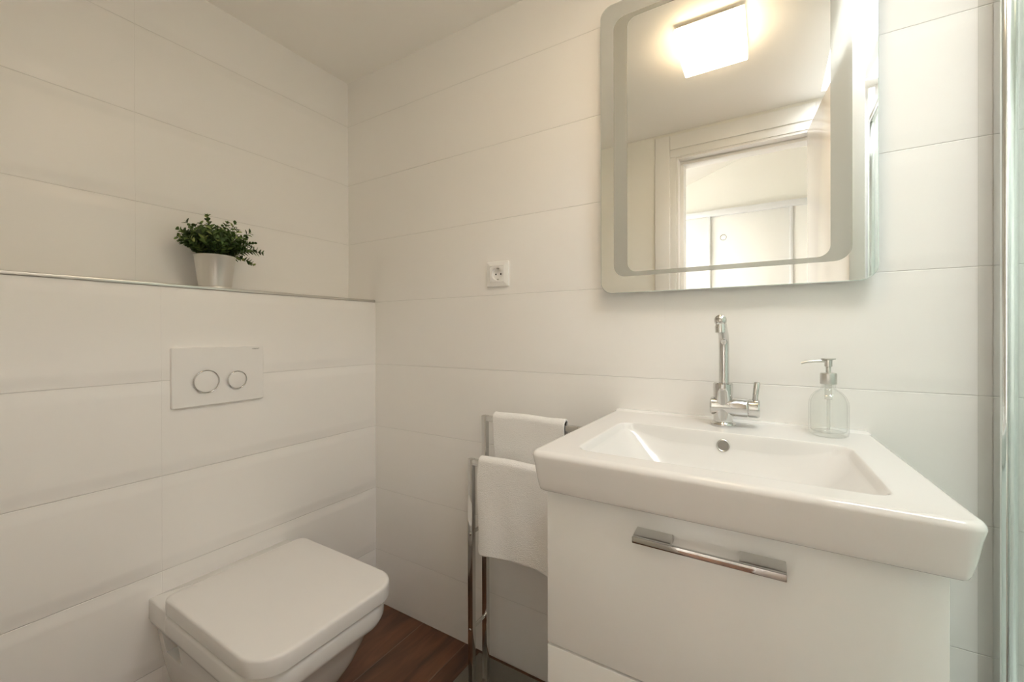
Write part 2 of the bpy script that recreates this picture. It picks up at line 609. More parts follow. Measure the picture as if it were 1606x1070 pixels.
RX0, RX1, RY0, RY1 = -0.75, 0.36, -2.38, -1.48
slab(hx0 - 0.1, RX0, HY - 0.1, YF - 0.12)
slab(RX1, hx1 + 0.1, HY - 0.1, YF - 0.12)
slab(RX0, RX1, HY - 0.1, RY0)
slab(RX0, RX1, RY1, YF - 0.12)
struct(hc.build('ceiling_hall', M_PAINT, smooth=False))
w2 = struct(thing('window_2', ((RX0 + RX1) / 2, (RY0 + RY1) / 2, slope(-0.165)), 'roof window of the hall', 'window'))
f = B()
for (x0, x1, y0, y1) in ((RX0, RX0 + 0.05, RY0, RY1), (RX1 - 0.05, RX1, RY0, RY1), (RX0, RX1, RY0, RY0 + 0.05), (RX0, RX1, RY1 - 0.05, RY1)):
    f.prism([(x0, slope(x0) + 0.06), (x1, slope(x1) + 0.06), (x1, slope(x1) + 0.11), (x0, slope(x0) + 0.11)], 1, y0, y1)
f.build('window_frame', M_FRAME, w2, smooth=False)
B().prism([(RX0 + 0.02, slope(RX0 + 0.02) + 0.08), (RX1 - 0.02, slope(RX1 - 0.02) + 0.08), (RX1 - 0.02, slope(RX1 - 0.02) + 0.084),
           (RX0 + 0.02, slope(RX0 + 0.02) + 0.084)], 1, RY0 + 0.02, RY1 - 0.02).build('window_pane', M_PANE, w2, smooth=False)

# built-in wardrobe with sliding doors across the hall (seen in the mirror)
wd = thing('sliding_wardrobe', (1.2, HY + 0.03, 0), 'white built-in wardrobe with sliding doors across the hall, reflected in the mirror', 'wardrobe')
B().box(0.19, hx1 - 0.001, HY, HY + 0.06, 2.0, 2.045, 0.003).build('top_rail', M_ALU, wd)
xs = [0.20, 0.375, 0.96, 1.505, 2.07, 2.64]
for i, (xa, xb) in enumerate(zip(xs, xs[1:])):
    off = 0.012 * (i % 2)
    dd = B().box(xa, xb, HY + 0.006 + off, HY + 0.024 + off, 0.004, 2.0, 0.001).build('sliding_door', M_CLOSET, wd)
    B().box(xb - 0.010, xb + 0.010, HY + 0.005 + off, HY + 0.045, 0.004, 2.0, 0.002).build('door_stile', M_ALU, dd)
    if i == 2:
        B().lathe([(0.0195, -0.001), (0.0195, 0.002), (0.0232, 0.002), (0.0232, -0.001)], (1.06, HY + 0.024 + off, 1.83), (0, 1, 0), 32).build('ring_pull', M_CHROME, dd)

# ------------------------------------------------------------------ ceiling lamp (seen in the mirror)
LX0, LX1, LY0, LY1 = 1.083, 1.297, -0.665, -0.43
lamp = thing('ceiling_lamp', ((LX0 + LX1) / 2, (LY0 + LY1) / 2, CZ), 'square white lit ceiling lamp, reflected in the mirror', 'lamp')
B().box(LX0 + 0.012, LX1 - 0.012, LY0 + 0.012, LY1 - 0.012, CZ - 0.012, CZ, 0.002).build('lamp_base', M_WHITEBASE, lamp)
lb = B()
lb.box(LX0, LX1, LY0, LY1, CZ - 0.062, CZ - 0.012, 0.004, 3)
lb.bm.normal_update()
for fc in lb.bm.faces:
    fc.material_index = 0 if fc.normal.z < -0.6 else (1 if fc.normal.z < 0.6 else 2)
lb.build('diffuser', [M_LFACE, M_LSIDE, M_WHITEBASE], lamp)

# ------------------------------------------------------------------ wall mirror
MX0, MX1, MZ0, MZ1 = 0.960, 1.5545, 1.192, 1.988
MY = -0.030
mir = thing('wall_mirror', ((MX0 + MX1) / 2, 0, MZ0), 'frameless rounded rectangular mirror with a frosted grey band, above the washbasin', 'mirror')
B().box(MX0 + 0.06, MX1 - 0.06, MY + 0.005, -0.0005, MZ0 + 0.06, MZ1 - 0.06, 0.002).build('backing_box', M_WHITEBASE, mir)
g = B()
out = rrect(MX0, MX1, MZ0, MZ1, 0.032, 10)
inn = rrect(MX0 + 0.0016, MX1 - 0.0016, MZ0 + 0.0016, MZ1 - 0.0016, 0.0305, 10)
g.loft([[(x, MY + 0.005, z) for x, z in out], [(x, MY + 0.0012, z) for x, z in out], [(x, MY, z) for x, z in inn]])
g.bm.normal_update()
for fc in g.bm.faces:
    fc.material_index = 0 if fc.normal.y < -0.98 else 1
g.build('mirror_glass', [M_MIRROR, M_MEDGE], mir, smooth=False)
bo = rrect(0.9975, 1.5115, 1.2365, MZ1 - 0.0445, 0.032, 10)
bi = rrect(1.0345, 1.4745, 1.2480, MZ1 - 0.0560, 0.024, 10)
bb = B()
bb.loft([[(x, MY - 0.0001, z) for x, z in bo], [(x, MY - 0.0004, z) for x, z in bo], [(x, MY - 0.0004, z) for x, z in bi],
         [(x, MY - 0.0001, z) for x, z in bi]], False, False)
bb.build('frosted_band', M_BAND, mir, smooth=False)['label'] = 'frosted grey band'

# ------------------------------------------------------------------ wall socket
sx, sz = 0.5985, 1.2785
so = thing('wall_socket', (sx, 0, sz), 'square white power socket on the wall left of the mirror', 'socket')
S2 = 0.0415
fr = B()
o0 = rrect(sx - S2, sx + S2, sz - S2, sz + S2, 0.003, 4)
o1 = rrect(sx - S2 + .001, sx + S2 - .001, sz - S2 + .001, sz + S2 - .001, 0.003, 4)
i1 = rrect(sx - 0.0265, sx + 0.0265, sz - 0.0265, sz + 0.0265, 0.002, 4)
fr.loft([[(x, 0, z) for x, z in o0], [(x, -0.006, z) for x, z in o0], [(x, -0.007, z) for x, z in o1],
         [(x, -0.0105, z) for x, z in i1], [(x, -0.006, z) for x, z in i1]], True, False)
fr.build('frame', M_PLASTIC, so, angle=20)
ins = B()
sq = []
for k_ in range(64):
    a = 2 * pi * (k_ + 0.5) / 64
    m_ = max(abs(cos(a)), abs(sin(a)))
    sq.append((sx + 0.026 * cos(a) / m_, sz + 0.026 * sin(a) / m_))


def circ(r, y):
    return [(sx + r * cos(2 * pi * (k_ + 0.5) / 64), y, sz + r * sin(2 * pi * (k_ + 0.5) / 64)) for k_ in range(64)]


ins.loft([[(x, -0.004, z) for x, z in sq], [(x, -0.0098, z) for x, z in sq], circ(0.0205, -0.0098), circ(0.0195, -0.0015)], False, True)
socket_in = ins.build('insert', M_PLASTIC, so, angle=25)
for dx in (-0.0095, 0.0095):
    B().lathe([(0.0, 0.0003), (0.0028, 0.0003), (0.0028, -0.0002)], (sx + dx, -0.0016, sz), (0, -1, 0), 16).build('pin_hole', M_DARK, socket_in)
for dz in (0.0175, -0.0175):
    B().box(sx - 0.0022, sx + 0.0022, -0.009, -0.0016, sz + dz - 0.0012, sz + dz + 0.0012, 0.0004).build('earth_clip', M_STEEL, socket_in)

# ------------------------------------------------------------------ flush plate
fy0, fy1, fz0, fz1 = -0.684, -0.447, 0.883, 1.0465
fp = thing('flush_plate', (0, (fy0 + fy1) / 2, fz0), 'white dual flush plate with two round buttons on the wall above the toilet', 'flush plate')
q0 = rrect(fy0, fy1, fz0, fz1, 0.004, 4)
q1 = rrect(fy0 + .0015, fy1 - .0015, fz0 + .0015, fz1 - .0015, 0.004, 4)
B().loft([[(0.0, y, z) for y, z in q0], [(0.009, y, z) for y, z in q0], [(0.0105, y, z) for y, z in q1]]).build('plate', M_PLASTIC, fp, angle=25)
for nm, (cy, cz, rr) in (('large_button', (-0.604, 0.950, 0.0315)), ('small_button', (-0.524, 0.9475, 0.0255))):
    b = B().lathe([(0.0, 0.0046), (rr - 0.004, 0.0046), (rr - 0.002, 0.0040), (rr - 0.0018, 0.0)], (0.0095, cy, cz), (1, 0, 0), 56).build(nm, M_PLASTIC, fp)
    prof = [(rr + 0.0014 * cos(t), 0.0038 + 0.0022 * sin(t)) for t in [2 * pi * k / 12 for k in range(13)]]
    B().lathe(prof, (0.0095, cy, cz), (1, 0, 0), 64).build('chrome_ring', M_CHROME, b)['label'] = 'chrome ring'
# small maker's mark in the upper right corner
fc = bpy.data.curves.new('lettering', 'FONT')
fc.body = 'GEBERIT'
fc.size = 0.0052
fc.extrude = 0.00015
to = bpy.data.objects.new('lettering_source', fc)
COL.objects.link(to)
dg = bpy.context.evaluated_depsgraph_get()
me = bpy.data.meshes.new_from_object(to.evaluated_get(dg))
bpy.data.objects.remove(to)
me.transform(Matrix(((0, 0, 1, 0), (1, 0, 0, 0), (0, 1, 0, 0), (0, 0, 0, 1))))
wmin, wmax = min(v.co.y for v in me.vertices), max(v.co.y for v in me.vertices)
k = 0.021 / (wmax - wmin)
for v in me.vertices:
    v.co = Vector((0.0106 + v.co.x, -0.4805 + (v.co.y - wmin) * k, 1.0365 + v.co.z)) - fp.location
me.materials.clear()
me.materials.append(M_GREYMARK)
mk = bpy.data.objects.new('lettering', me)
COL.objects.link(mk)
mk.parent = fp
mk['label'] = 'tiny grey lettering'

# ------------------------------------------------------------------ potted plant
PX, PY, PZ = -0.072, -0.545, ROW0 + 0.0045
pl = thing('potted_plant', (PX, PY, PZ), 'small leafy green plant in a pale metal pot on the tiled ledge', 'plant')
PH = 0.104
prof = [(0.0, 0.0), (0.041, 0.0), (0.0425, 0.002), (0.0425, 0.009), (0.041, 0.011), (0.0415, 0.013), (0.0525, PH - 0.002),
        (0.0535, PH - 0.001), (0.0535, PH), (0.052, PH), (0.050, PH - 0.012), (0.0, PH - 0.012)]
B().lathe(prof, (PX, PY, PZ), seg=56).build('pot', M_POT, pl, angle=50)
B().lathe([(0.0, PH - 0.006), (0.03, PH - 0.007), (0.0505, PH - 0.011)], (PX, PY, PZ), seg=32).build('soil', M_SOIL, pl)
fo = B()
st = B()
rnd = random.Random(21)


def add_leaf(bm, p, d, nrm, L, wd_):
    d = d.normalized()
    s = d.cross(nrm).normalized()
    nn = s.cross(d).normalized()
    vs = []
    for t_, w_ in ((0.0, 0.0), (0.22, 0.62), (0.5, 1.0), (0.78, 0.66), (1.0, 0.0)):
        mid = p + d * (L * t_) - nn * (0.10 * L * t_ * t_)
        if w_ == 0:
            vs.append((bm.verts.new(mid),))
        else:
            e = s * (wd_ * w_ * 0.5)
            h = nn * (wd_ * 0.16 * w_)
            vs.append((bm.verts.new(mid - e + h), bm.verts.new(mid), bm.verts.new(mid + e + h)))
    for a, b in zip(vs, vs[1:]):
        if len(a) == 1:
            bm.faces.new((a[0], b[1], b[0]))
            bm.faces.new((a[0], b[2], b[1]))
        elif len(b) == 1:
            bm.faces.new((a[0], a[1], b[0]))
            bm.faces.new((a[1], a[2], b[0]))
        else:
            bm.faces.new((a[0], a[1], b[1], b[0]))
            bm.faces.new((a[1], a[2], b[2], b[1]))


stems = []
for i in range(105):
    az = 2 * pi * (i * 0.381966) + rnd.uniform(-.2, .2)
    lean = rnd.uniform(0.05, 1.0) ** 0.8
    stems.append((az, lean, rnd.uniform(0.06, 0.105)))
# longer sprays that give the plant its outline: left, right, and top
stems += [(radians(-92), 0.85, 0.102), (radians(-82), 0.65, 0.115), (radians(-98), 1.05, 0.09), (radians(88), 0.95, 0.110), (radians(80), 0.72, 0.124), (radians(95), 1.15, 0.104),
          (radians(60), 1.35, 0.10), (radians(75), 1.75, 0.085), (radians(-60), 0.2, 0.128), (radians(-100), 0.15, 0.126), (radians(85), 0.4, 0.128), (radians(30), 0.3, 0.115)]
for az, lean, L in stems:
    base = Vector((PX, PY, PZ + PH - 0.012)) + Vector((cos(az), sin(az), 0)) * (0.034 * min(1, lean) * rnd.uniform(.5, 1))
    dirh = Vector((cos(az) * (0.75 if cos(az) < 0 else 1.0), sin(az), 0))
    pts, p = [base], base.copy()
    nseg = 12
    for k_ in range(nseg):
        t_ = k_ / nseg
        ang = lean * (0.55 + 0.75 * t_)
        v = Vector((dirh.x * sin(ang), dirh.y * sin(ang), cos(ang)))
        p = p + v * (L / nseg)
        if p.x < XU + 0.02:
            p.x = XU + 0.02
        pts.append(p.copy())
    st.tube(pts, [0.0011 - 0.0006 * k_ / nseg for k_ in range(nseg + 1)], 5)
    for k_ in range(3, nseg + 1):
        t_ = k_ / nseg
        d = (pts[k_] - pts[k_ - 1]).normalized()
        ref = Vector((rnd.gauss(0, 1), rnd.gauss(0, 1), rnd.gauss(0, 1)))
        side = d.cross(ref).normalized()
        if k_ % 2:
            side = d.cross(side)
        size = (0.0225 - 0.0075 * t_) * rnd.uniform(.8, 1.15)
        for sgn in (-1, 1):
            ld = (side * sgn + d * 0.75 + Vector((0, 0, 0.1))).normalized()
            nn = (d - ld * d.dot(ld)).normalized()
            tip = pts[k_] + ld * size
            if tip.x < XU + 0.004:
                continue
            add_leaf(fo.bm, pts[k_], ld, nn, size, size * 0.68)
    add_leaf(fo.bm, pts[-1], (pts[-1] - pts[-2]), Vector((0.3, 0.2, 1)), 0.010, 0.006)
st.build('stems', M_STEM, pl)
fol = fo.build('foliage', M_LEAF, pl, angle=80)

# ------------------------------------------------------------------ wall-hung toilet
TY = -0.5475
to = thing('wall_hung_toilet', (0.0, TY, 0.08), 'white wall hung toilet with a closed square lid below the flush plate', 'toilet')
# ceramic body: rings of rounded rectangles from the rim down


def bowl_ring(x1, hy, z, rf, x0=0.0, bow=0.018):
    r = rrect(x0, x1, TY - hy, TY + hy, (rf, 0.008, 0.008, rf), 9)
    res = []
    for x, y in r:
        t_ = (y - TY) / hy
        if x > x1 - rf - 1e-6:
            x += bow * (1 - t_ * t_) - 0.0
        res.append((x, y, z))
    return res


cer = B()
rings = [bowl_ring(0.497, 0.177, 0.3895, 0.074), bowl_ring(0.502, 0.1815, 0.387, 0.077), bowl_ring(0.5035, 0.183, 0.380, 0.078),
         bowl_ring(0.503, 0.183, 0.352, 0.080), bowl_ring(0.499, 0.1805, 0.341, 0.082), bowl_ring(0.492, 0.177, 0.336, 0.084), bowl_ring(0.484, 0.173, 0.333, 0.086),
         bowl_ring(0.474, 0.1685, 0.322, 0.09), bowl_ring(0.462, 0.164, 0.29, 0.10), bowl_ring(0.438, 0.157, 0.24, 0.105), bowl_ring(0.405, 0.147, 0.19, 0.11),
         bowl_ring(0.35, 0.134, 0.14, 0.11), bowl_ring(0.28, 0.122, 0.105, 0.10), bowl_ring(0.24, 0.115, 0.095, 0.09)]
cer.loft(rings)
body = cer.build('bowl', M_CERAMIC, to, angle=60)
# raised ceramic deck against the wall behind the hinges
B().prism(rrect(-0.007, 0.10, TY - 0.1834, TY + 0.1834, (0.004, 0.003, 0.003, 0.004), 4), 2, 0.350, 0.403, 0.004, 3).build('deck', M_CERAMIC, to)
# recess in the bowl's side for the fixing bolts
for sgn in (-1, 1):
    ys = sorted((sgn * 0.105, sgn * 0.30))
    cu = B().prism([(0.034, 0.326), (0.128, 0.326), (0.128, 0.268), (0.040, 0.268)], 1, TY + ys[0], TY + ys[1]).build('cutter', M_CERAMIC, smooth=False)
    md = body.modifiers.new('recess', 'BOOLEAN')
    md.operation, md.solver, md.object = 'DIFFERENCE', 'EXACT', cu
    bpy.context.view_layer.update()
    dg = bpy.context.evaluated_depsgraph_get()
    nm_ = bpy.data.meshes.new_from_object(body.evaluated_get(dg))
    body.modifiers.clear()
    body.data = nm_
    bpy.data.objects.remove(cu)


def lid_ring(z, inset, dome=0.0):
    x0, x1, hy = 0.082 + inset, 0.514 - inset, 0.1835 - inset
    r = rrect(x0, x1, TY - hy, TY + hy, (0.062 - inset, 0.022, 0.022, 0.062 - inset), 10)
    res = []
    for x, y in r:
        t_ = (y - TY) / hy
        if x > x1 - 0.062:
            x += 0.014 * (1 - t_ * t_)
        res.append((x, y, z))
    return res


seat = B()
seat.loft([lid_ring(0.3902, 0.010), lid_ring(0.3912, 0.008), lid_ring(0.3942, 0.008), lid_ring(0.3952, 0.010)])
seat.build('seat', M_SEAT, to)
lid = B()
rr = [lid_ring(0.3960, 0.003), lid_ring(0.3970, 0.0008), lid_ring(0.410, 0.0), lid_ring(0.4275, 0.0003), lid_ring(0.4313, 0.0014), lid_ring(0.4334, 0.0040),
      lid_ring(0.4343, 0.010), lid_ring(0.4352, 0.055)]
lid.loft(rr)
lid.build('lid', M_SEAT, to, angle=60)
for sgn in (-1, 1):
    B().tube([(0.086, TY + sgn * 0.085 - 0.02, 0.409), (0.086, TY + sgn * 0.085 + 0.02, 0.409)], 0.007, 16).build('hinge', M_CHROME, to)

# ------------------------------------------------------------------ washbasin
BX0, BX1, BY0, ZT, ZB = 0.984, 1.574, -0.490, 0.869, 0.793
BCX = (BX0 + BX1) / 2
wb = thing('washbasin', (BCX, -0.245, ZB), 'wide white ceramic washbasin on the white drawer cabinet', 'washbasin')
HW, Y_IN0, Y_IN1 = 0.228, -0.440, -0.158   # bowl opening


def bowl_depth(x, y):
    a = HW - abs(x - BCX)
    if a <= 0 or y <= Y_IN0 or y >= Y_IN1:
        return 0.0
    r = 0.030                                   # rounded corners of the opening
    ey = min(y - Y_IN0, Y_IN1 - y)
    d = min(a, ey)
    if a < r and ey < r:
        d = r - sqrt((r - a) ** 2 + (r - ey) ** 2)
    if d <= 0:
        return 0.0

    def prof(t_):
        return sin(min(1.0, t_) * pi / 2)
    yb = Y_IN1 - y                              # the wall on the tap side is nearly upright
    t_ = min(1.0, yb / 0.085)
    back = sqrt(max(0.0, 1 - (1 - t_) ** 2))
    lip = sstep(d / (0.011 if yb > d + 1e-9 else 0.0045))
    lip = lip + (sstep(d / 0.0045) - lip) * sstep((0.02 - yb) / 0.02) * (1 - sstep((0.05 - a) / 0.03))
    return 0.108 * prof((a + 0.004) / 0.14) * min(back, prof((y - Y_IN0 + 0.004) / 0.08)) * lip


def ticks(a, b, n, dense):
    base = [a + (b - a) * i / n for i in range(n + 1)]
    return sorted(set([round(v, 5) for v in base + [a + e for e in dense] + [b - e for e in dense]]))


edge = [0.0006, 0.0016, 0.003, 0.005, 0.0075, 0.0105]
gx = ticks(BX0, BX1, 170, edge + [BCX - HW - BX0 + e for e in (0.0, 0.002, 0.004, 0.006, 0.009, 0.012)])
gy = ticks(BY0, 0.0, 130, [])
gy = sorted(set(gy + [round(BY0 + e, 5) for e in edge] + [round(Y_IN0 + e, 5) for e in (0.0, 0.002, 0.004, 0.006, 0.009, 0.012)] + [round(Y_IN1 - e, 5) for e in (0.0, 0.0008, 0.0016, 0.0024, 0.0032, 0.004, 0.005, 0.006, 0.0075, 0.009, 0.0105, 0.012)]))
RT, RCN = 0.0105, 0.022


def corner_map(x, y):
    """round the two front corners in plan"""
    for cx, s in ((BX0 + RCN, -1), (BX1 - RCN, 1)):
        a = (x - cx) * s / RCN
        b = (BY0 + RCN - y) / RCN
        if a > 0 and b > 0:
            m_ = max(a, b)
            l_ = sqrt(a * a + b * b)
            return cx + s * a * m_ / l_ * RCN, BY0 + RCN - b * m_ / l_ * RCN
    return x, y


sb = bmesh.new()
grid = []
for y in gy:
    row = []
    for x in gx:
        d = min(x - BX0, BX1 - x, y - BY0)
        z = ZT
        if d < RT:
            z -= RT - sqrt(max(0, RT * RT - (RT - d) ** 2))
        z -= bowl_depth(x, y)
        # raised strip along the wall
        z += 0.004 * sstep((y + 0.022) / 0.012)
        mx_, my_ = corner_map(x, y)
        row.append(sb.verts.new((mx_, my_, z)))
    grid.append(row)
for j in range(len(gy) - 1):
    for i in range(len(gx) - 1):
        sb.faces.new((grid[j][i], grid[j][i + 1], grid[j + 1][i + 1], grid[j + 1][i]))
loop = [grid[j][0] for j in range(len(gy) - 1, 0, -1)] + grid[0][:] + [grid[j][-1] for j in range(1, len(gy))]
prev = loop


def inset_pt(v, k_):
    # taper toward the middle of the basin (not at the wall)
    x, y = v.co.x, v.co.y
    fx = max(-1, min(1, (x - BCX) / (BX1 - BCX)))
    nx = -1 if fx < -0.93 else (1 if fx > 0.93 else 0)
    sxx = (abs(fx) - 0.93) / 0.07 if nx else 0
    wy = max(0, min(1, (BY0 + 0.035 - y) / 0.035))
    return x - nx * sxx * k_, y + wy * k_


base_loop = list(loop)
for zz, ins_ in ((0.845, 0.003), (0.82, 0.007), (0.803, 0.0105), (0.797, 0.013), (ZB + 0.001, 0.018), (ZB, 0.025)):
    cur = []
    for v in base_loop:
        x, y = inset_pt(v, ins_)
        cur.append(sb.verts.new((x, y, zz)))
    for i in range(len(cur) - 1):
        sb.faces.new((prev[i], prev[i + 1], cur[i + 1], cur[i]))
    prev = cur
for v in sb.verts:                                  # the basin narrows a little toward the wall
    t_ = (v.co.y - BY0) / -BY0
    f_ = (v.co.x - BCX) / (BX1 - BCX)
    v.co.x -= t_ * f_ * (0.028 if f_ > 0 else 0.010)
bmesh.ops.recalc_face_normals(sb, faces=sb.faces)
sk = B()
sk.bm.free()
sk.bm = sb
basin = sk.build('basin', M_CERAMIC, wb, angle=65)
# overflow ring on the bowl's back wall
ovy = Y_IN1
while bowl_depth(1.277, ovy) < 0.026:
    ovy -= 0.0001
ovz = ZT - bowl_depth(1.277, ovy)
tz = bowl_depth(1.277, ovy - 0.004) - bowl_depth(1.277, ovy + 0.0015)
nv = Vector((0, -tz, 0.0055)).normalized()
oc = Vector((1.277, ovy, ovz)) + nv * 0.0008
ov = B()
ov.lathe([(0.0105, -0.003), (0.0108, 0.0012), (0.0117, 0.0018), (0.0126, 0.0012), (0.0132, -0.003)], oc, nv, 32)
B().lathe([(0.0, 0.0010), (0.0106, 0.0010), (0.0106, -0.003), (0.0, -0.003)], oc, nv, 24).build('overflow_hole', M_HOLE, wb)['label'] = 'dark grey overflow hole'
ov.build('overflow_ring', M_STEEL, wb)['label'] = 'round grey overflow ring'
dz_ = ZT - bowl_depth(BCX, -0.30)
B().lathe([(0.0, 0.004), (0.026, 0.003), (0.031, 0.001), (0.032, -0.001)], (BCX, -0.30, dz_ + 0.001), (0, 0, 1), 40).build('drain_plug', M_CHROME, wb)

# ------------------------------------------------------------------ tap
FX, FY, FZ = 1.270, -0.076, ZT
tp = thing('basin_tap', (FX, FY, FZ), 'chrome swan neck mixer tap on the washbasin below the mirror', 'tap')
B().lathe([(0.0, 0.0), (0.0255, 0.0), (0.0265, 0.002), (0.0265, 0.005), (0.0235, 0.009), (0.021, 0.010), (0.0, 0.010)], (FX, FY, FZ), seg=48).build('base_flange', M_CHROME, tp)
B().lathe([(0.0, 0.009), (0.0205, 0.009), (0.0205, 0.078), (0.0208, 0.080), (0.0208, 0.096), (0.0185, 0.0985), (0.0, 0.0985)], (FX, FY, FZ), seg=48).build('body', M_CHROME, tp, angle=30)
vz = FZ + 0.044
B().lathe([(0.0, -0.026), (0.018, -0.026), (0.021, -0.023), (0.021, 0.048), (0.020, 0.050), (0.0, 0.050)], (FX, FY, vz), (1, 0, 0), 48).build('valve_body', M_CHROME, tp, angle=30)
hc_ = B().lathe([(0.0, 0.0505), (0.019, 0.0505), (0.0205, 0.053), (0.0205, 0.070), (0.018, 0.0735), (0.0, 0.0735)], (FX, FY, vz), (1, 0, 0), 48).build('handle_cap', M_CHROME, tp, angle=30)
lx = FX + 0.064
B().tube([(lx, FY, vz + 0.012), (lx + 0.001, FY, vz + 0.030), (lx + 0.004, FY - 0.002, vz + 0.057), (lx + 0.0042, FY - 0.002, vz + 0.060)], [0.0058, 0.0060, 0.0066, 0.0045], 20).build('lever', M_CHROME, hc_)
# swan neck: straight riser, a bend toward the room, and an end elbow with the aerator
path = [(FX + 0.002, FY, FZ + 0.095 + i * 0.02) for i in range(0, 5)]
bz = FZ + 0.183
for k_ in range(0, 9):
    a = radians(66) * k_ / 8
    R_ = 0.032
    path.append((FX + 0.002, FY - R_ * (1 - cos(a)), bz + R_ * sin(a)))
px_, py_, pz_ = path[-1]
dirv = Vector((0.0, -sin(radians(66)), cos(radians(66))))
endp = Vector((px_, py_, pz_)) + dirv * 0.070
for k_ in range(1, 6):
    path.append(tuple(Vector((px_, py_, pz_)).lerp(endp, k_ / 5)))
B().tube(path, 0.0108, 24).build('spout', M_CHROME, tp)
el = B()
el.lathe([(0.0, 0.0125)] + [(0.0125 * cos(radians(a)), 0.0125 * sin(radians(a))) for a in range(75, -90, -15)] + [(0.0, -0.0125)], endp, dirv, 32)
nb = endp + Vector((0, 0, -0.027))
el.lathe([(0.0, 0.0), (0.0085, 0.0), (0.0105, 0.001), (0.0108, 0.014), (0.0095, 0.018), (0.0095, 0.026), (0.0, 0.026)], nb, (0, 0, 1), 32)
el.build('aerator', M_CHROME, tp, angle=35)

# ------------------------------------------------------------------ soap dispenser
QX, QY, QZ = 1.4665, -0.072, ZT
sd = thing('soap_dispenser', (QX, QY, QZ), 'clear glass soap dispenser with a steel pump on the washbasin', 'soap dispenser')
bt = [(0.0, 0.003), (0.024, 0.002), (0.030, 0.0), (0.0335, 0.003), (0.0345, 0.008), (0.0345, 0.062), (0.0335, 0.072), (0.0295, 0.082),
      (0.023, 0.090), (0.015, 0.0955), (0.0125, 0.099), (0.0125, 0.108)]
inner = [(r - 0.003, h + (0.008 if h < 0.01 else 0.0)) for r, h in bt[1:] if r > 0.02 or h > 0.05]
prof = bt + [(0.0098, 0.108)] + [(max(r, 0.0), h) for r, h in reversed(inner)][1:] + [(0.0, 0.0105)]
B().lathe(prof, (QX, QY, QZ), seg=48).build('bottle', M_BOTTLE, sd, angle=60)
B().tube([(QX, QY, QZ + 0.012), (QX, QY, QZ + 0.075)], 0.003, 12).build('dip_tube', M_SOAP, sd)
pc = B().lathe([(0.0, 0.107), (0.0142, 0.107), (0.0147, 0.108), (0.0147, 0.127), (0.0135, 0.130), (0.006, 0.131), (0.0, 0.131)], (QX, QY, QZ), seg=40).build('collar', M_STEEL, sd, angle=30)
B().lathe([(0.0, 0.075), (0.0065, 0.075), (0.0065, 0.108), (0.0, 0.108)], (QX, QY, QZ), seg=20).build('pump_cylinder', M_SOAP, sd)
ph = B()
ph.lathe([(0.0, 0.130), (0.0045, 0.130), (0.0045, 0.143), (0.0068, 0.144), (0.0068, 0.157), (0.0125, 0.1585), (0.013, 0.1600), (0.0, 0.1605)], (QX, QY, QZ), seg=32)
ph.tube([(QX, QY, QZ + 0.1545), (QX - 0.022, QY - 0.003, QZ + 0.1540), (QX - 0.038, QY - 0.005, QZ + 0.1520), (QX - 0.047, QY - 0.006, QZ + 0.1490)], [0.0032, 0.0030, 0.0026, 0.0024], 16)
ph.build('pump_head', M_STEEL, sd, angle=30)

# ------------------------------------------------------------------ drawer cabinet under the basin
CX0, CX1, CYF = 1.000, 1.549, -0.446
cb = thing('washbasin_cabinet', ((CX0 + CX1) / 2, -0.22, 0.22), 'white gloss two drawer cabinet under the washbasin', 'cabinet')
bd = B()
bd.box(CX0, CX0 + 0.016, CYF + 0.02, 0, 0.22, 0.789)
bd.box(CX1 - 0.016, CX1, CYF + 0.02, 0, 0.22, 0.789)
bd.box(CX0 + 0.016, CX1 - 0.016, CYF + 0.02, 0, 0.22, 0.236)
bd.box(CX0 + 0.016, CX1 - 0.016, -0.012, 0, 0.236, 0.70)
bd.box(CX0 + 0.016, CX1 - 0.016, CYF + 0.021, CYF + 0.04, 0.735, 0.787)
bd.build('body', M_LACQ, cb, smooth=False)


def drawer(z0, z1):
    d_ = B().box(CX0, CX1, CYF, CYF + 0.0185, z0, z1, 0.0015, 2).build('drawer', M_LACQ, cb, angle=30)
    zt = z1 - 0.035
    h = B()
    xa, xb = 1.170, 1.381
    yf = CYF - 0.034
    h.box(xa, xb, yf, yf + 0.0065, zt - 0.0105, zt, 0.0012, 2)
    for u0, u1 in ((xa, xa + 0.058), (xb - 0.058, xb)):
        h.prism([(yf + 0.004, zt - 0.0095), (yf + 0.004, zt - 0.0005), (CYF + 0.0005, zt + 0.003), (CYF + 0.0005, zt - 0.008)], 0, u0, u1, 0.0008, 2)
    h.build('drawer_handle', M_CHROME, d_, angle=25)['label'] = 'chrome bar handle'


drawer(0.4955, 0.788)
drawer(0.222, 0.4915)

# ------------------------------------------------------------------ towel rack
RXL, RXR, RYF, RYR = 0.606, 0.925, -0.162, -0.090
tr = thing('towel_rack', (0.76, -0.13, 0), 'free standing two tier chrome towel rack between toilet and washbasin', 'towel rack')
B().box(0.528, 0.985, -0.245, -0.018, 0.0, 0.009, 0.002).build('base_plate', M_PLATE, tr)
T_ = 0.017
for nm, y, zt in (('front_frame', RYF, 0.711), ('rear_frame', RYR, 0.828)):
    f = B()
    f.box(RXL - T_ / 2, RXL + T_ / 2, y - T_ / 2, y + T_ / 2, 0.008, zt, 0.0012)
    f.box(RXR - T_ / 2, RXR + T_ / 2, y - T_ / 2, y + T_ / 2, 0.008, zt, 0.0015)
    f.box(RXL + T_ / 2 - 0.0005, RXR - T_ / 2 + 0.0005, y - T_ / 2 + 0.0003, y + T_ / 2 - 0.0003, zt - T_, zt - 0.0003, 0.0012)
    f.build(nm, M_CHROME, tr, angle=30)
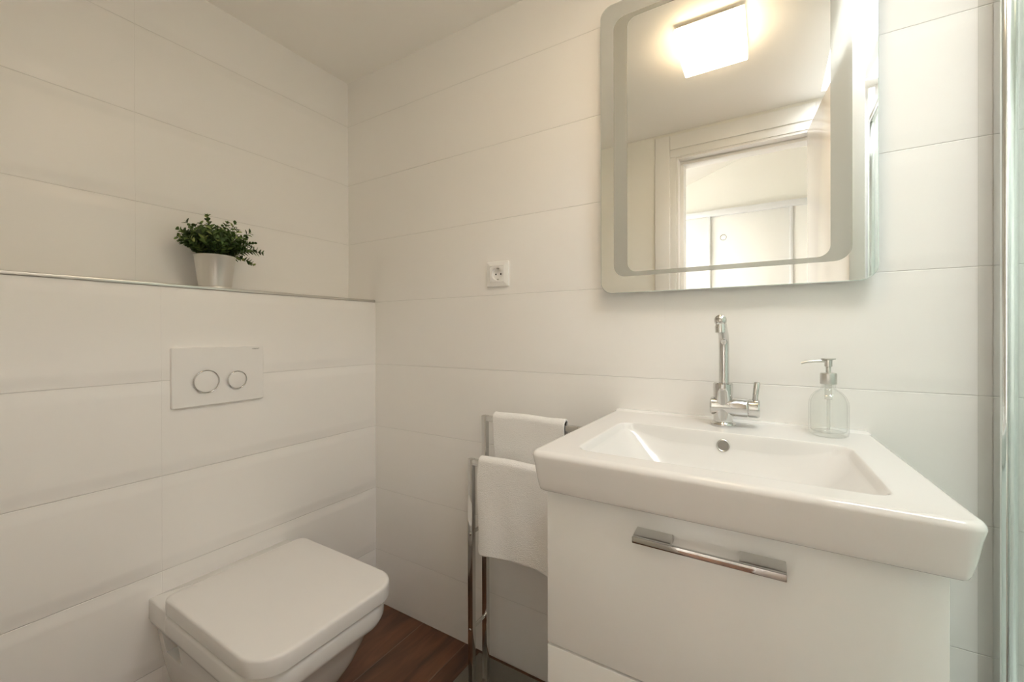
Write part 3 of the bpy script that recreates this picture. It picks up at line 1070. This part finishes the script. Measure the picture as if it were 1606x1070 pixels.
for z in (0.49, 0.205):
    for x in (RXL, RXR):
        s_ = B()
        s_.tube([(x, RYF + T_ / 2 - 0.001, z), (x, RYR - T_ / 2 + 0.001, z)], 0.0055, 16)
        s_.lathe([(0.0, 0.0022), (0.003, 0.002), (0.0048, 0.0), (0.0048, -0.001)], (x, RYF - T_ / 2, z), (0, -1, 0), 20)
        s_.build('crossbar', M_CHROME, tr)


# ------------------------------------------------------------------ towels over the rack
def towel(x0, x1, yb, ztop, zf, zb, half, seed, name, label):
    """folded towel hung over a bar at yb: front flap down to zf, back flap down to zb"""
    r_ = random.Random(seed)
    ph_ = [r_.uniform(0, 6.28) for _ in range(8)]
    nx, path = 46, []
    n1, n2 = 44, 14
    zc = ztop - half
    for i in range(n1):
        t_ = i / n1
        path.append((yb - half, zf + (zc - zf) * t_, 'f', t_))
    for i in range(n2 + 1):
        a = pi * i / n2
        path.append((yb - half * cos(a), zc + half * sin(a), 't', i / n2))
    n3 = 40
    for i in range(1, n3 + 1):
        t_ = i / n3
        path.append((yb + half, zc - (zc - zb) * t_, 'b', t_))
    bm = bmesh.new()
    rows = []
    for y, z, s_, t_ in path:
        row = []
        for k_ in range(nx + 1):
            u = k_ / nx
            x = x0 + (x1 - x0) * u
            hang = {'f': 1 - t_, 't': 0.0, 'b': t_}[s_]
            wv = (0.0045 * sin(u * 7.0 + ph_[0]) + 0.003 * sin(u * 15 + ph_[1] + z * 9)) * hang
            jit = 0.00025 * r_.gauss(0, 1)
            yy = y + (wv + jit) * (1 if s_ != 'b' else 0.5)
            zz = z + 0.0003 * r_.gauss(0, 1) + (0.0035 * sin(u * 5 + ph_[2]) + 0.002 * sin(u * 13 + ph_[3])) * (hang if s_ != 't' else 0)
            zz += 0.0012 * sin(u * 9 + ph_[4])
            # bottom corners are soft
            if s_ == 'f' and t_ < 0.1:
                e = min(u, 1 - u) * (x1 - x0)
                if e < 0.016:
                    zz += (0.016 - sqrt(max(0, 0.016 ** 2 - (0.016 - e) ** 2))) * (1 - t_ / 0.1) * 0.8
            xx = x + 0.0022 * sin(z * 28 + ph_[5]) + 0.0004 * r_.gauss(0, 1) + 0.006 * hang * (0.5 - u) * (1 if s_ == 'f' else -1)
            row.append(bm.verts.new((xx, yy, zz)))
        rows.append(row)
    for a, b in zip(rows, rows[1:]):
        for k_ in range(nx):
            bm.faces.new((a[k_], a[k_ + 1], b[k_ + 1], b[k_]))
    w_ = B()
    w_.bm.free()
    w_.bm = bm
    o = w_.build(name, M_TOWEL, angle=180)
    o.data.update()
    sm = o.modifiers.new('thickness', 'SOLIDIFY')
    sm.thickness = 0.0075
    sm.offset = 0.0
    sd_ = o.modifiers.new('soft', 'SUBSURF')
    sd_.levels = sd_.render_levels = 1
    tag(o, label, 'towel')
    return o


towel(0.646, 0.883, RYR, 0.8405, 0.47, 0.50, 0.0135, 3, 'towel', 'white terry towel folded over the taller rear rail of the rack')
towel(0.640, 0.900, RYF, 0.7235, 0.447, 0.462, 0.0135, 5, 'towel', 'white terry towel folded over the lower front rail of the rack')

# ------------------------------------------------------------------ shower enclosure at the right edge
sh = thing('shower_enclosure', (1.735, -0.62, 0), 'glass shower screen with chrome wall profile right of the washbasin', 'shower screen')
B().box(1.735, 1.741, -1.235, -0.03, 0.06, 1.98, 0.0008, 1).build('glass_panel', M_GLASS, sh, smooth=False)
B().box(1.7045, 1.724, -0.007, -0.0015, 0.03, 2.1, 0.0008, 1).build('seal_strip', M_SEAL, sh, smooth=False)
for ya, yb in ((-0.042, -0.0005), (-1.2495, -1.215)):
    o = B()
    rp = rrect(1.7235, 1.7475, ya, yb, 0.009 if ya > -1 else 0.004, 6)
    o.loft([[(x, y, 0.03) for x, y in rp], [(x, y, 2.12) for x, y in rp]])
    o.build('wall_profile', M_POLALU, sh, angle=30)
B().box(1.726, 1.750, -1.21, -0.045, 1.975, 2.0, 0.003).build('top_rail', M_CHROME, sh)
B().prism([(1.70, -1.249), (XR - 0.001, -1.249), (XR - 0.001, -0.001), (1.70, -0.001)], 2, 0.0, 0.03, 0.005, 2).build('shower_tray', M_CERAMIC, sh)
